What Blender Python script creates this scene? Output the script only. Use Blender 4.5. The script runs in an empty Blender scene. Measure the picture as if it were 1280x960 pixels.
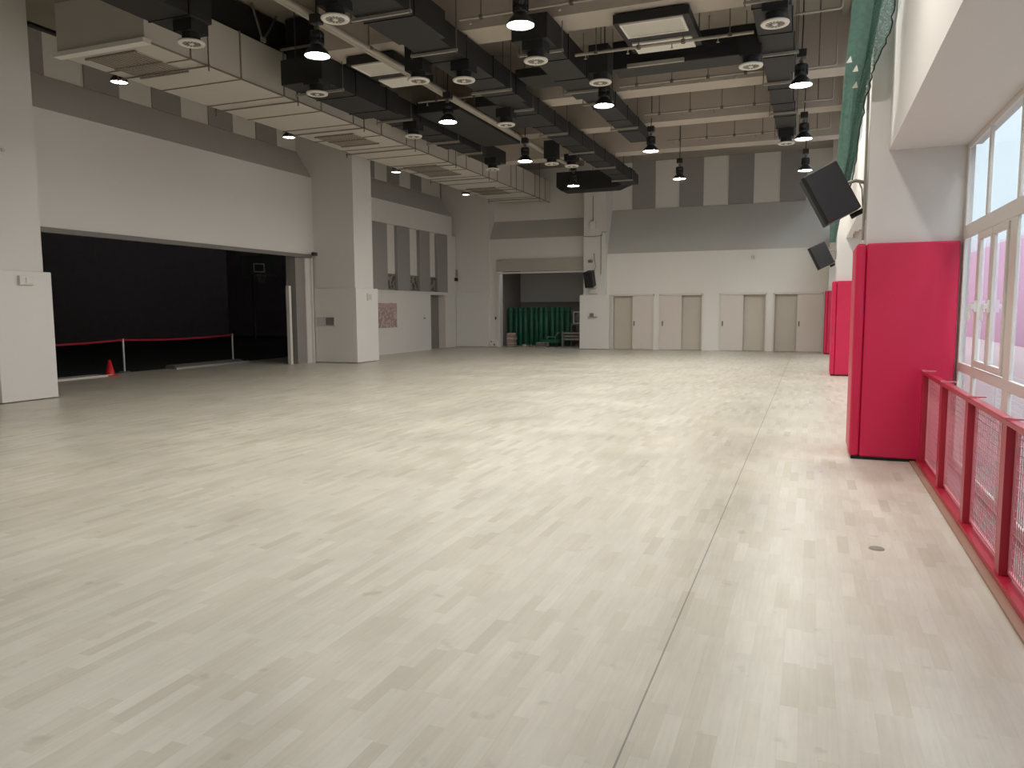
import bpy, bmesh, math, random
from mathutils import Vector, Matrix
random.seed(7)
PI = math.pi
scene = bpy.context.scene
C = scene.collection

# ------------------------------------------------------------------ materials
def lin(c):
    c = c / 255.0
    return c / 12.92 if c <= 0.04045 else ((c + 0.055) / 1.055) ** 2.4
def rgb(h):
    return (lin(int(h[0:2], 16)), lin(int(h[2:4], 16)), lin(int(h[4:6], 16)), 1)
def new_mat(name):
    m = bpy.data.materials.new(name); m.use_nodes = True
    return m, m.node_tree.nodes, m.node_tree.links, m.node_tree.nodes['Principled BSDF']
def paint(name, h, rough=0.6, metal=0.0, var=0.06, scale=2.5, bump=0.0, spec=0.5):
    m, n, l, b = new_mat(name)
    col = rgb(h)
    tc = n.new('ShaderNodeTexCoord')
    nz = n.new('ShaderNodeTexNoise'); nz.inputs['Scale'].default_value = scale; nz.inputs['Detail'].default_value = 5
    l.new(tc.outputs['Object'], nz.inputs['Vector'])
    mx = n.new('ShaderNodeMix'); mx.data_type = 'RGBA'
    mx.inputs[6].default_value = tuple(c * (1 - var) for c in col[:3]) + (1,)
    mx.inputs[7].default_value = tuple(min(1, c * (1 + var)) for c in col[:3]) + (1,)
    l.new(nz.outputs['Fac'], mx.inputs[0]); l.new(mx.outputs[2], b.inputs['Base Color'])
    b.inputs['Roughness'].default_value = rough; b.inputs['Metallic'].default_value = metal
    b.inputs['Specular IOR Level'].default_value = spec
    if bump:
        bp = n.new('ShaderNodeBump'); bp.inputs['Strength'].default_value = bump; bp.inputs['Distance'].default_value = 0.01
        nf = n.new('ShaderNodeTexNoise'); nf.inputs['Scale'].default_value = scale * 20
        l.new(tc.outputs['Object'], nf.inputs['Vector']); l.new(nf.outputs['Fac'], bp.inputs['Height']); l.new(bp.outputs['Normal'], b.inputs['Normal'])
    return m
def emit(name, h, s):
    m, n, l, b = new_mat(name)
    b.inputs['Base Color'].default_value = rgb(h)
    b.inputs['Emission Color'].default_value = rgb(h); b.inputs['Emission Strength'].default_value = s
    return m

M = {}
M['wall'] = paint('wall_paint', 'd9d6d2', 0.75, var=0.02, scale=0.6)
M['wall_rear'] = paint('rear_wall_lightened', 'e4e0d8', 0.75, var=0.02, scale=0.6)  # wall paint lightened here to stand in for light on the rear wall
M['jamb_grey'] = paint('jamb_grey_paint', '908c88', 0.6)
M['wall_lower'] = paint('wall_panel_paint', 'dcdad6', 0.5, var=0.02, scale=0.6)
M['grey_slope'] = paint('grey_slope_paint', 'c3c0bb', 0.8, var=0.04, scale=1.0)
M['grey_panel'] = paint('grey_acoustic_panel', '96928f', 0.9, var=0.05, scale=3, bump=0.2)
M['white_panel'] = paint('white_acoustic_panel', 'd8d4ce', 0.85, var=0.03, scale=3)
M['concrete'] = paint('ceiling_concrete', '938b7f', 0.9, var=0.16, scale=1.6, bump=0.4)
M['beam'] = paint('beam_concrete', 'aea499', 0.9, var=0.08, scale=1.3, bump=0.3)
M['duct'] = paint('galvanised_duct', 'c2bdb4', 0.55, 0.1, var=0.05, scale=1.5)
M['flange'] = paint('duct_flange', '857c70', 0.6, 0.1, var=0.1)
M['black_duct'] = paint('black_duct_wrap', '1d1c1c', 0.62, var=0.2, scale=4, bump=0.3)
M['rod'] = paint('steel_rod', '6f6a62', 0.5, 0.4)
M['bracket'] = paint('pale_bracket', '9b968c', 0.5, 0.2)
M['pipe'] = paint('grey_pipe', '9d968b', 0.5, 0.1)
M['white_plastic'] = paint('white_plastic', 'dad6ce', 0.4, var=0.02)
M['dark_swirl'] = paint('dark_vane', '55524e', 0.6)
M['lamp_black'] = paint('lamp_housing', '232323', 0.4, var=0.05)
M['white_inner'] = paint('lamp_reflector', 'd0cdc6', 0.4)
M['lamp_on'] = emit('lamp_glow', 'fffaf2', 215)
M['red_vinyl'] = paint('red_vinyl_pad', 'd01c4c', 0.42, var=0.05, scale=1.5)
M['red_metal'] = paint('red_fence_paint', 'a91d34', 0.33, var=0.1, scale=6)
M['wire'] = paint('red_mesh_wire', 'd88890', 0.35, var=0.1, scale=6)
M['wood_trim'] = paint('tan_threshold', '9c7a68', 0.5)
M['frame_white'] = paint('white_window_frame', 'd9d4cd', 0.35, var=0.02)
M['black'] = paint('black_cabinet', '26262a', 0.55, var=0.05, scale=8, bump=0.1)
M['black_grille'] = paint('black_grille_cloth', '1b1b1c', 0.8, var=0.1, scale=30, bump=0.3)
M['black_steel'] = paint('black_steel', '1f1a1a', 0.4, 0.3)
M['door_white'] = paint('white_sliding_leaf', 'd8cfc6', 0.5, var=0.02)
M['door_grey'] = paint('grey_inner_leaf', 'c6bfb2', 0.7, var=0.03)
M['dark_void'] = paint('dark_hall_surface', 'a39b9a', 0.9, var=0.1)
M['dark_floor'] = paint('unlit_hall_floor', '2c3429', 0.6, var=0.2)  # hall floor coloured dark to stand in for the missing light there
M['net_green'] = paint('green_foam', '1b5a44', 0.45, var=0.2, scale=3)
M['roller'] = paint('shutter_slats', 'b8b3a9', 0.5, 0.2)
M['brown'] = paint('storage_wall', '86807a', 0.8, var=0.1)
M['orange'] = paint('red_cone_plastic', 'd8242a', 0.4)
M['rope'] = paint('red_rope', 'a01430', 0.6)
M['chrome'] = paint('brushed_steel', 'c9c9c9', 0.3, 0.8)
M['cable'] = paint('grey_cable', '7e7a74', 0.6)
M['pale_ground'] = paint('pale_paving', '8a8684', 0.7, var=0.08, scale=5)
M['pale_pink'] = paint('pale_pink_plastic', 'b8a09a', 0.6, var=0.2, scale=9)
M['grey_plastic'] = paint('grey_plastic', '77736e', 0.5)
M['silver'] = paint('aluminium', 'bdbab5', 0.35, 0.5)

def make_floor():
    m, n, l, b = new_mat('maple_strip_floor')
    g = n.new('ShaderNodeNewGeometry'); sp = n.new('ShaderNodeSeparateXYZ'); l.new(g.outputs['Position'], sp.inputs[0])
    def mth(op, a, bb=None, c=None):
        x = n.new('ShaderNodeMath'); x.operation = op
        for i, v in enumerate((a, bb, c)):
            if v is None: continue
            if isinstance(v, (int, float)): x.inputs[i].default_value = v
            else: l.new(v, x.inputs[i])
        return x.outputs[0]
    W, L = 0.07, 0.40
    u = mth('DIVIDE', sp.outputs['X'], W); row = mth('FLOOR', u)
    wn = n.new('ShaderNodeTexWhiteNoise'); wn.noise_dimensions = '1D'; l.new(row, wn.inputs['W'])
    v = mth('ADD', mth('DIVIDE', sp.outputs['Y'], L), mth('MULTIPLY', wn.outputs['Value'], 7.3)); idx = mth('FLOOR', v)
    cb = n.new('ShaderNodeCombineXYZ'); l.new(row, cb.inputs[0]); l.new(idx, cb.inputs[1])
    wn2 = n.new('ShaderNodeTexWhiteNoise'); wn2.noise_dimensions = '2D'; l.new(cb.outputs[0], wn2.inputs['Vector'])
    cr = n.new('ShaderNodeValToRGB'); e = cr.color_ramp.elements
    e[0].position = 0; e[0].color = rgb('bcb5a5'); e[1].position = 1; e[1].color = rgb('d1ccbf')
    for p, h in ((0.06, 'c3bdac'), (0.3, 'c7c1b2'), (0.6, 'cac5b7'), (0.92, 'cdc8bb')):
        q = e.new(p); q.color = rgb(h)
    l.new(wn2.outputs['Value'], cr.inputs[0])
    # grain stretched along the strips
    mp = n.new('ShaderNodeMapping'); mp.inputs['Scale'].default_value = (38, 2.6, 1); l.new(g.outputs['Position'], mp.inputs[0])
    ad = n.new('ShaderNodeVectorMath'); ad.operation = 'ADD'; l.new(mp.outputs[0], ad.inputs[0]); l.new(wn2.outputs['Color'], ad.inputs[1])
    nz = n.new('ShaderNodeTexNoise'); nz.inputs['Scale'].default_value = 1.6; nz.inputs['Detail'].default_value = 6; l.new(ad.outputs[0], nz.inputs['Vector'])
    gr = n.new('ShaderNodeMapRange'); gr.inputs[1].default_value = 0.3; gr.inputs[2].default_value = 0.7; gr.inputs[3].default_value = 0.95; gr.inputs[4].default_value = 1.04
    l.new(nz.outputs['Fac'], gr.inputs[0])
    # broad blotches of wear
    nb = n.new('ShaderNodeTexNoise'); nb.inputs['Scale'].default_value = 0.9; nb.inputs['Detail'].default_value = 7; nb.inputs['Roughness'].default_value = 0.65
    l.new(g.outputs['Position'], nb.inputs['Vector'])
    bl = n.new('ShaderNodeMapRange'); bl.inputs[1].default_value = 0.35; bl.inputs[2].default_value = 0.65; bl.inputs[3].default_value = 0.90; bl.inputs[4].default_value = 1.05
    l.new(nb.outputs['Fac'], bl.inputs[0])
    # small scuffs
    ns = n.new('ShaderNodeTexNoise'); ns.inputs['Scale'].default_value = 5.5; ns.inputs['Detail'].default_value = 3; l.new(g.outputs['Position'], ns.inputs['Vector'])
    sc = n.new('ShaderNodeMapRange'); sc.inputs[1].default_value = 0.66; sc.inputs[2].default_value = 0.74; sc.inputs[3].default_value = 1.0; sc.inputs[4].default_value = 0.82
    l.new(ns.outputs['Fac'], sc.inputs[0])
    # fine joints, and the long seam
    fu = mth('ABSOLUTE', mth('SUBTRACT', mth('FRACT', u), 0.5)); eu = mth('GREATER_THAN', fu, 0.49)
    fv = mth('ABSOLUTE', mth('SUBTRACT', mth('FRACT', v), 0.5)); ev = mth('GREATER_THAN', fv, 0.4975)
    jt = mth('SUBTRACT', 1.0, mth('MULTIPLY', mth('MAXIMUM', eu, ev), 0.10))
    seam = mth('LESS_THAN', mth('ABSOLUTE', mth('ADD', sp.outputs['X'], 0.595)), 0.004)
    sm = mth('SUBTRACT', 1.0, mth('MULTIPLY', seam, 0.55))
    f = mth('MULTIPLY', mth('MULTIPLY', gr.outputs[0], bl.outputs[0]), mth('MULTIPLY', jt, mth('MULTIPLY', sm, sc.outputs[0])))
    vm = n.new('ShaderNodeVectorMath'); vm.operation = 'SCALE'; l.new(cr.outputs[0], vm.inputs[0]); l.new(f, vm.inputs['Scale'])
    l.new(vm.outputs[0], b.inputs['Base Color'])
    rr = n.new('ShaderNodeMapRange'); rr.inputs[1].default_value = 0.3; rr.inputs[2].default_value = 0.7; rr.inputs[3].default_value = 0.30; rr.inputs[4].default_value = 0.42
    l.new(nb.outputs['Fac'], rr.inputs[0]); l.new(rr.outputs[0], b.inputs['Roughness'])
    b.inputs['Specular IOR Level'].default_value = 0.5
    bp = n.new('ShaderNodeBump'); bp.inputs['Strength'].default_value = 0.05; bp.inputs['Distance'].default_value = 0.003
    l.new(mth('ADD', mth('MULTIPLY', nb.outputs['Fac'], 2.0), mth('MULTIPLY', wn2.outputs['Value'], 0.25)), bp.inputs['Height']); l.new(bp.outputs['Normal'], b.inputs['Normal'])
    return m
M['floor'] = make_floor()

def make_glass():
    m, n, l, b = new_mat('window_glass'); n.remove(b)
    out = [x for x in n if x.type == 'OUTPUT_MATERIAL'][0]
    t = n.new('ShaderNodeBsdfTransparent'); t.inputs[0].default_value = (0.93, 0.96, 0.96, 1)
    gl = n.new('ShaderNodeBsdfGlossy'); gl.inputs['Roughness'].default_value = 0.02
    fr = n.new('ShaderNodeLayerWeight')
    pw = n.new('ShaderNodeMath'); pw.operation = 'POWER'; pw.inputs[1].default_value = 4.0; l.new(fr.outputs['Facing'], pw.inputs[0])
    mr = n.new('ShaderNodeMath'); mr.operation = 'MULTIPLY_ADD'; mr.inputs[1].default_value = 0.85; mr.inputs[2].default_value = 0.05; mr.use_clamp = True
    l.new(pw.outputs[0], mr.inputs[0])
    mx = n.new('ShaderNodeMixShader'); l.new(mr.outputs[0], mx.inputs[0]); l.new(t.outputs[0], mx.inputs[1]); l.new(gl.outputs[0], mx.inputs[2])
    l.new(mx.outputs[0], out.inputs[0])
    return m
M['glass'] = make_glass()

def make_net(name, h, alpha, cell):
    m, n, l, b = new_mat(name)
    out = [x for x in n if x.type == 'OUTPUT_MATERIAL'][0]
    b.inputs['Base Color'].default_value = rgb(h); b.inputs['Roughness'].default_value = 0.6
    t = n.new('ShaderNodeBsdfTransparent'); tr = n.new('ShaderNodeBsdfTranslucent'); tr.inputs[0].default_value = rgb(h)
    m1 = n.new('ShaderNodeMixShader'); m1.inputs[0].default_value = 0.45; l.new(b.outputs[0], m1.inputs[1]); l.new(tr.outputs[0], m1.inputs[2])
    mx = n.new('ShaderNodeMixShader')
    tc = n.new('ShaderNodeTexCoord'); vo = n.new('ShaderNodeTexNoise'); vo.inputs['Scale'].default_value = cell
    l.new(tc.outputs['Object'], vo.inputs['Vector'])
    mr = n.new('ShaderNodeMapRange'); mr.inputs[1].default_value = 0.42; mr.inputs[2].default_value = 0.58; mr.inputs[3].default_value = alpha - 0.12; mr.inputs[4].default_value = min(1, alpha + 0.12)
    l.new(vo.outputs['Fac'], mr.inputs[0]); l.new(mr.outputs[0], mx.inputs[0])
    l.new(t.outputs[0], mx.inputs[1]); l.new(m1.outputs[0], mx.inputs[2]); l.new(mx.outputs[0], out.inputs[0])
    return m
M['net'] = make_net('green_net_bundle', '7c9f95', 1.0, 20)
M['net_thin'] = make_net('green_net_loose', '5c7c70', 0.72, 60)

def make_poster(name, base, ink, scale):
    m, n, l, b = new_mat(name)
    tc = n.new('ShaderNodeTexCoord'); vo = n.new('ShaderNodeTexVoronoi'); vo.inputs['Scale'].default_value = scale
    l.new(tc.outputs['Object'], vo.inputs['Vector'])
    cr = n.new('ShaderNodeValToRGB'); e = cr.color_ramp.elements
    e[0].position = 0.35; e[0].color = rgb(base); e[1].position = 0.6; e[1].color = rgb(ink)
    l.new(vo.outputs['Distance'], cr.inputs[0]); l.new(cr.outputs[0], b.inputs['Base Color']); b.inputs['Roughness'].default_value = 0.5
    return m
M['poster'] = make_poster('notice_print', 'c6aea8', 'a08c88', 9)
M['window_dark'] = make_poster('dark_window_clutter', '4c4844', '8a857e', 6)

def make_facade():
    m, n, l, b = new_mat('striped_facade')
    g = n.new('ShaderNodeNewGeometry'); sp = n.new('ShaderNodeSeparateXYZ'); l.new(g.outputs['Position'], sp.inputs[0])
    a = n.new('ShaderNodeMath'); a.operation = 'MULTIPLY'; a.inputs[1].default_value = 3.2; l.new(sp.outputs['Y'], a.inputs[0])
    fr = n.new('ShaderNodeMath'); fr.operation = 'FRACT'; l.new(a.outputs[0], fr.inputs[0])
    gt = n.new('ShaderNodeMath'); gt.operation = 'GREATER_THAN'; gt.inputs[1].default_value = 0.82; l.new(fr.outputs[0], gt.inputs[0])
    mx = n.new('ShaderNodeMix'); mx.data_type = 'RGBA'; mx.inputs[6].default_value = rgb('767f82'); mx.inputs[7].default_value = rgb('687176')
    l.new(gt.outputs[0], mx.inputs[0])
    lo = n.new('ShaderNodeMath'); lo.operation = 'LESS_THAN'; lo.inputs[1].default_value = 4.6; l.new(sp.outputs['Z'], lo.inputs[0])
    m2 = n.new('ShaderNodeMix'); m2.data_type = 'RGBA'; m2.inputs[7].default_value = rgb('6f5468')  # lower band tinted pink to stand in for reflections in the panes
    l.new(lo.outputs[0], m2.inputs[0]); l.new(mx.outputs[2], m2.inputs[6]); l.new(m2.outputs[2], b.inputs['Base Color']); b.inputs['Roughness'].default_value = 0.7
    return m
M['facade'] = make_facade()

# ------------------------------------------------------------------ mesh builder
class MB:
    def __init__(s): s.v = []; s.f = []; s.sm = []
    def add(s, vs, fs, smooth=False):
        o = len(s.v); s.v += [tuple(v) for v in vs]
        for f in fs: s.f.append(tuple(i + o for i in f)); s.sm.append(smooth)
        return s
    def box(s, x0, x1, y0, y1, z0, z1, rot=None, at=None):
        vs = [Vector((x, y, z)) for z in (z0, z1) for y in (y0, y1) for x in (x0, x1)]
        if rot is not None: vs = [rot @ v for v in vs]
        if at is not None: vs = [v + Vector(at) for v in vs]
        return s.add(vs, [(0, 2, 3, 1), (4, 5, 7, 6), (0, 1, 5, 4), (2, 6, 7, 3), (0, 4, 6, 2), (1, 3, 7, 5)])
    def tube(s, pts, r, n=10, cap=True):
        pts = [Vector(p) for p in pts]; rings = []
        rr = r if isinstance(r, (list, tuple)) else [r] * len(pts)
        ref = None
        for i, p in enumerate(pts):
            a = pts[max(i - 1, 0)]; b = pts[min(i + 1, len(pts) - 1)]
            d = (b - a).normalized()
            if ref is None: ref = Vector((0, 0, 1)) if abs(d.z) < 0.9 else Vector((1, 0, 0))
            x = d.cross(ref).normalized(); y = d.cross(x).normalized(); ref = -y if False else ref
            rings.append([p + x * rr[i] * math.cos(2 * PI * k / n) + y * rr[i] * math.sin(2 * PI * k / n) for k in range(n)])
        vs = [v for g in rings for v in g]; fs = []
        for i in range(len(pts) - 1):
            for k in range(n):
                fs.append((i * n + k, i * n + (k + 1) % n, (i + 1) * n + (k + 1) % n, (i + 1) * n + k))
        s.add(vs, fs, True)
        if cap:
            s.add(rings[0], [tuple(range(n))]); s.add(rings[-1], [tuple(reversed(range(n)))])
        return s
    def lathe(s, prof, n=24, at=(0, 0, 0), smooth=True):
        at = Vector(at); vs = []; fs = []
        for r, z in prof:
            for k in range(n): vs.append(at + Vector((r * math.cos(2 * PI * k / n), r * math.sin(2 * PI * k / n), z)))
        for i in range(len(prof) - 1):
            for k in range(n): fs.append((i * n + k, i * n + (k + 1) % n, (i + 1) * n + (k + 1) % n, (i + 1) * n + k))
        return s.add(vs, fs, smooth)
    def disc(s, r, z, n=24, at=(0, 0, 0), r2=None, up=False):
        at = Vector(at); vs = [at + Vector((r * math.cos(2 * PI * k / n), (r2 or r) * math.sin(2 * PI * k / n), z)) for k in range(n)]
        return s.add(vs, [tuple(range(n)) if up else tuple(reversed(range(n)))])
    def prism(s, poly, axis, a, b):
        def P(u, v, w):
            return {'x': (w, u, v), 'y': (u, w, v), 'z': (u, v, w)}[axis]
        n = len(poly); vs = [P(u, v, a) for u, v in poly] + [P(u, v, b) for u, v in poly]
        return s.add(vs, [tuple(range(n)), tuple(range(2 * n - 1, n - 1, -1))] + [(i, (i + 1) % n, n + (i + 1) % n, n + i) for i in range(n)])
    def build(s, name, mat, parent=None, bevel=0, seg=2, **props):
        me = bpy.data.meshes.new(name); me.from_pydata([tuple(v) for v in s.v], [], s.f); me.materials.append(mat if not isinstance(mat, str) else M[mat])
        bm = bmesh.new(); bm.from_mesh(me); bmesh.ops.recalc_face_normals(bm, faces=bm.faces); bm.to_mesh(me); bm.free()
        for p, q in zip(me.polygons, s.sm): p.use_smooth = q
        o = bpy.data.objects.new(name, me); C.objects.link(o)
        if parent: o.parent = parent; o.matrix_parent_inverse = Matrix.Translation(-parent.location) if parent.type == 'EMPTY' and parent.parent is None and not props.pop('local', False) else Matrix()
        if bevel:
            b = o.modifiers.new('bevel', 'BEVEL'); b.width = bevel; b.segments = seg; b.limit_method = 'ANGLE'
        for k, v in props.items():
            if k != 'local': o[k] = v
        return o
def mark(o, label, cat, group=None):
    o['label'] = label; o['category'] = cat
    if group: o['group'] = group
    return o
def root(name, label, cat, loc=(0, 0, 0), group=None):
    o = bpy.data.objects.new(name, None); o.location = loc; C.objects.link(o); o.empty_display_size = 0.1
    return mark(o, label, cat, group)
def sroot(name, loc=(0, 0, 0)):
    o = bpy.data.objects.new(name, None); o.location = loc; C.objects.link(o); o['kind'] = 'structure'; return o
def copy_tree(o, loc, label, group=None):
    r = o.copy(); C.objects.link(r); r.location = loc; r['label'] = label
    if group: r['group'] = group
    for ch in list(o.children):
        c = ch.copy(); C.objects.link(c); c.parent = r
        for g in list(ch.children):
            d = g.copy(); C.objects.link(d); d.parent = c
    return r
def struct(name, mb, mat, parent=None, **k):
    o = mb.build(name, mat, parent, **k)
    if parent is None: o['kind'] = 'structure'
    return o

# ------------------------------------------------------------------ dimensions
ZS = 7.25      # slab soffit
YB = 29.2      # rear wall
ZB = 6.2       # beam soffit
XL = -14.05

# ------------------------------------------------------------------ shell
struct('floor', MB().box(-16.55, 1.12, -6.3, 33.2, -0.2, 0), 'floor')
struct('floor', MB().box(-34, -16.55, 2.0, 38, -0.2, 0.0), 'dark_floor')
struct('ceiling', MB().box(-15.0, 1.6, -6.3, 30.6, ZS, ZS + 0.2), 'concrete')
for i, (y0, y1) in enumerate(((-3.9, -3.2), (0.2, 0.9), (4.2, 4.9), (8.1, 8.7), (11.95, 12.65), (16.45, 17.05), (19.45, 20.0), (22.7, 23.3))):
    struct('ceiling_beam', MB().box(-8.38 if i == 4 else -9.81, 0.66, y0, y1, ZB, ZS - 0.001), 'beam')
struct('wall_near', MB().box(-15.0, 1.6, -6.5, -6.3, 0, ZS), 'wall')

# left side: near wall, pilasters, wall over the big opening
struct('wall_left_near', MB().box(-14.7, XL, -6.3, 8.95, 0, ZS), 'wall')
def pilaster(x0, x1, y0, y1, zt, g=0.07, ztop=ZS, plinth=True):
    struct('pillar', MB().box(x0, x1, y0, y1, 0, ztop), 'wall')
struct('pillar', MB().box(-14.7, -13.03, 8.97, 9.87, 0, ZS), 'wall')
p = struct('pillar_casing', MB().box(-13.06, -12.95, 8.9, 9.96, 0.02, 2.3).box(-14.0, -13.06, 8.9, 8.97, 0.02, 2.3).box(-14.0, -13.06, 9.88, 9.96, 0.02, 2.3), 'wall_lower', bevel=0.008)
struct('pillar', MB().box(-14.7, -12.62, 19.42, 20.42, 0, ZS), 'wall')
struct('pillar_casing', MB().box(-12.65, -12.54, 19.34, 20.56, 0.02, 2.23).box(-14.02, -12.65, 19.34, 19.415, 0.02, 2.23).box(-14.02, -12.65, 20.425, 20.56, 0.02, 2.23), 'wall_lower', bevel=0.008)
# wall over opening with sloped ledge (front x=-14.05, slope back to -14.55)
def left_upper(y0, y1, zlow, zs, ztop=None):
    struct('wall_left_upper', MB().prism([(XL, zlow), (XL, zs), (-14.70, zs), (-14.70, zlow)], 'y', y0, y1), 'wall')
    struct('wall_left_slope', MB().prism([(XL, zs), (-14.55, zs + 0.80), (-14.70, zs + 0.80), (-14.70, zs)], 'y', y0, y1), 'grey_slope')
    struct('wall_left_top', MB().box(-14.75, -14.57, y0, y1, zs + 0.80, ZS), 'white_panel')
left_upper(9.9, 19.42, 3.22, 5.52)
left_upper(20.42, 28.95, 4.62, 5.40)
struct('trim_1', MB().box(-14.12, -14.02, 9.97, 19.3, 3.14, 3.24), 'grey_plastic')     # shutter guide along the lintel
# acoustic stripes, left upper
k = 0
y = 10.4
def stripe(x0, x1, y0, y1, z0, z1, mat, lab):
    o = MB().box(x0, x1, y0, y1, z0, z1).build('acoustic_panel', mat, bevel=0.004)
    return mark(o, lab, 'wall panel')
ords = ['first', 'second', 'third', 'fourth', 'fifth', 'sixth', 'seventh', 'eighth', 'ninth', 'tenth', 'eleventh', 'twelfth']
for k, y0 in enumerate([11.33 - 0.9 + 0.9 * j * 2 for j in range(5)]):
    if k == 0: y0 = 10.43 + 0.9
    y1 = y0 + 0.9
    yy0 = 11.33 + 1.80 * k - 0.9 + 0.0
    mark(MB().box(-14.57, -14.54, yy0, yy0 + 0.88, 6.33, ZS - 0.01).build('acoustic_panel', 'grey_panel'),
        'grey upright panel above the wide dark opening, %s towards the rear' % ords[k], 'wall panel', 'grey panels above the dark opening')
for k in range(4):
    yy0 = 22.15 - 1.70 + 1.74 * k + 0.75
    mark(MB().box(-14.57, -14.54, yy0, yy0 + 0.86, 6.22, ZS - 0.01).build('acoustic_panel', 'grey_panel'),
        'grey upright panel high above the noticeboard wall, %s towards the rear' % ords[k], 'wall panel', 'grey panels above the noticeboard')

# jamb at the rear end of the opening
struct('trim_2', MB().box(-14.40, -14.13, 18.62, 19.05, 0, 3.2), 'jamb_grey')
struct('trim_3', MB().box(-14.5, -14.10, 19.05, 19.31, 0, 3.2), 'wall')
struct('trim_4', MB().box(-14.12, -14.03, 19.27, 19.335, 0, 3.2), 'frame_white')
struct('wall_left_opening', MB().box(-14.72, -14.5, 8.9, 10.0, 0, 3.3).box(-14.72, -14.5, 18.95, 20.0, 0, 3.2), 'wall')

# dark hall beyond the opening
struct('wall_hall', MB().box(-34.2, -34, 2, 38, 0, 7).box(-34, -14.72, 1.8, 2, 0, 7).box(-34, -14.75, 38, 38.2, 0, 7), 'dark_void')
struct('wall_hall_side', MB().box(-14.95, -14.76, 2, 9.9, 0, 7).box(-14.95, -14.76, 19.45, 38, 0, 7).box(-14.95, -14.76, 9.9, 19.45, 3.3, 7), 'dark_void')
struct('ceiling_hall', MB().box(-34, -14.75, 2, 38, 7, 7.2), 'dark_void')

# recess wall with noticeboard (between pillar and rear corner)
struct('wall_left_noticeboard', MB().box(-14.7, -14.03, 20.56, 26.93, 0, 2.18), 'wall_lower')
struct('wall_left_sill', MB().box(-14.7, -14.02, 20.43, 29.3, 2.18, 2.28), 'frame_white')
struct('wall_left_recess', MB().box(-14.75, -14.16, 20.43, 29.3, 2.28, 4.62), 'white_panel')
# grey piers between tall white niches
for k, (a, b) in enumerate(((22.75, 23.72), (24.42, 25.35), (26.1, 26.95), (27.6, 28.5))):
    mark(MB().box(-14.16, -14.04, a, b, 2.28, 4.60).build('acoustic_panel', 'grey_panel'),
        'grey pier panel beside the tall white niches, %s beyond the wide pillar' % ords[k], 'wall panel', 'grey piers between white niches')
mark(MB().box(-14.16, -14.045, 20.44, 22.75, 2.28, 4.60).build('acoustic_panel', 'white_panel'), 'broad plain panel tucked behind the wide pillar before the niches', 'wall panel')
struct('wall_left_rear_end', MB().box(-14.16, -14.04, 28.5, 29.3, 2.28, 4.62), 'wall')
for k, (a, b) in enumerate(((23.74, 24.40), (25.37, 26.08), (26.97, 27.58))):
    t = sroot('window_%d' % (k + 1))
    MB().box(-14.15, -14.10, a, b, 2.30, 2.35).box(-14.15, -14.10, a, b, 2.82, 2.87).box(-14.15, -14.10, a, a + .04, 2.35, 2.82).box(-14.15, -14.10, b - .04, b, 2.35, 2.82).build('window_frame', 'grey_plastic', t)
    MB().box(-14.155, -14.13, a + .04, b - .04, 2.35, 2.82).build('pane', 'window_dark', t)
# dark doorway in that wall
struct('wall_left_doorhead', MB().box(-14.7, -14.05, 26.93, 29.3, 2.16, 2.18), 'wall')
struct('wall_left_doorback', MB().box(-14.95, -14.72, 26.5, 29.3, 0, 2.2), 'brown')
t = sroot('door_1')
MB().box(-14.40, -14.35, 26.96, 28.25, 0, 2.14).build('door_leaf', 'brown', t)
MB().box(-14.45, -14.04, 28.25, 28.35, 0, 2.16).box(-14.45, -14.04, 26.92, 26.96, 0, 2.16).build('door_frame', 'frame_white', t)
struct('wall_left_door_side', MB().box(-14.7, -14.05, 28.35, 29.3, 0, 2.16), 'wall')

# ------------------------------------------------------------------ rear wall
# corner pilaster
struct('pillar', MB().box(-14.7, -12.52, 29.33, 30.3, 0, ZS), 'wall')
struct('pillar_casing', MB().box(-14.03, -12.56, 29.27, 29.34, 0.02, 2.24), 'wall_lower')
# roller shutter bay
struct('wall_back_shutter_head', MB().box(-12.52, -8.35, 29.40, 30.0, 3.62, 4.45), 'wall')
struct('wall_back_shutter_side', MB().box(-12.52, -12.18, 29.40, 29.95, 0, 3.62), 'wall')
struct('wall_back_slope_shutter', MB().prism([(29.40, 4.45), (29.9, 5.22), (30.2, 5.22), (30.2, 4.45)], 'x', -12.52, -8.35), 'grey_slope')
struct('wall_back_shutter_top', MB().box(-12.52, -8.35, 29.9, 30.2, 5.22, ZS), 'wall')
struct('trim_5', MB().box(-12.18, -12.08, 29.33, 29.42, 0, 3.08), 'frame_white')
r = root('roller_shutter', 'rolled-up grey slatted shutter over the storage room opening', 'roller shutter', (-10.2, 29.4, 3.08))
mb = MB()
for k in range(9):
    z = 3.12 + k * 0.055
    mb.box(-12.2, -8.45, 29.30 + 0.012 * (k % 2), 29.40, z, z + 0.05)
mb.build('slats', 'roller', r)
MB().box(-12.2, -8.45, 29.27, 29.36, 3.03, 3.09).build('bottom_bar', 'frame_white', r, label='pale bottom bar')
# storage room
struct('wall_storage', MB().box(-12.9, -7.3, 33.0, 33.2, 0, 3.6).box(-12.9, -12.52, 29.95, 33, 0, 3.6).box(-8.0, -7.8, 30.3, 33, 0, 3.6), 'brown')
struct('wall_storage_upper', MB().box(-12.5, -8.0, 32.9, 32.99, 1.9, 3.6), 'grey_slope')
struct('ceiling_storage', MB().box(-12.9, -7.3, 30.25, 33.2, 3.6, 3.7), 'brown')
# column with speaker
struct('pillar', MB().box(-8.36, -7.48, 28.97, 30.3, 0, ZS), 'wall')
struct('pillar_casing', MB().box(-8.48, -7.30, 28.86, 28.965, 0.02, 2.12).box(-8.48, -8.37, 28.965, 29.5, 0.02, 2.12), 'wall_lower')
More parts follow.
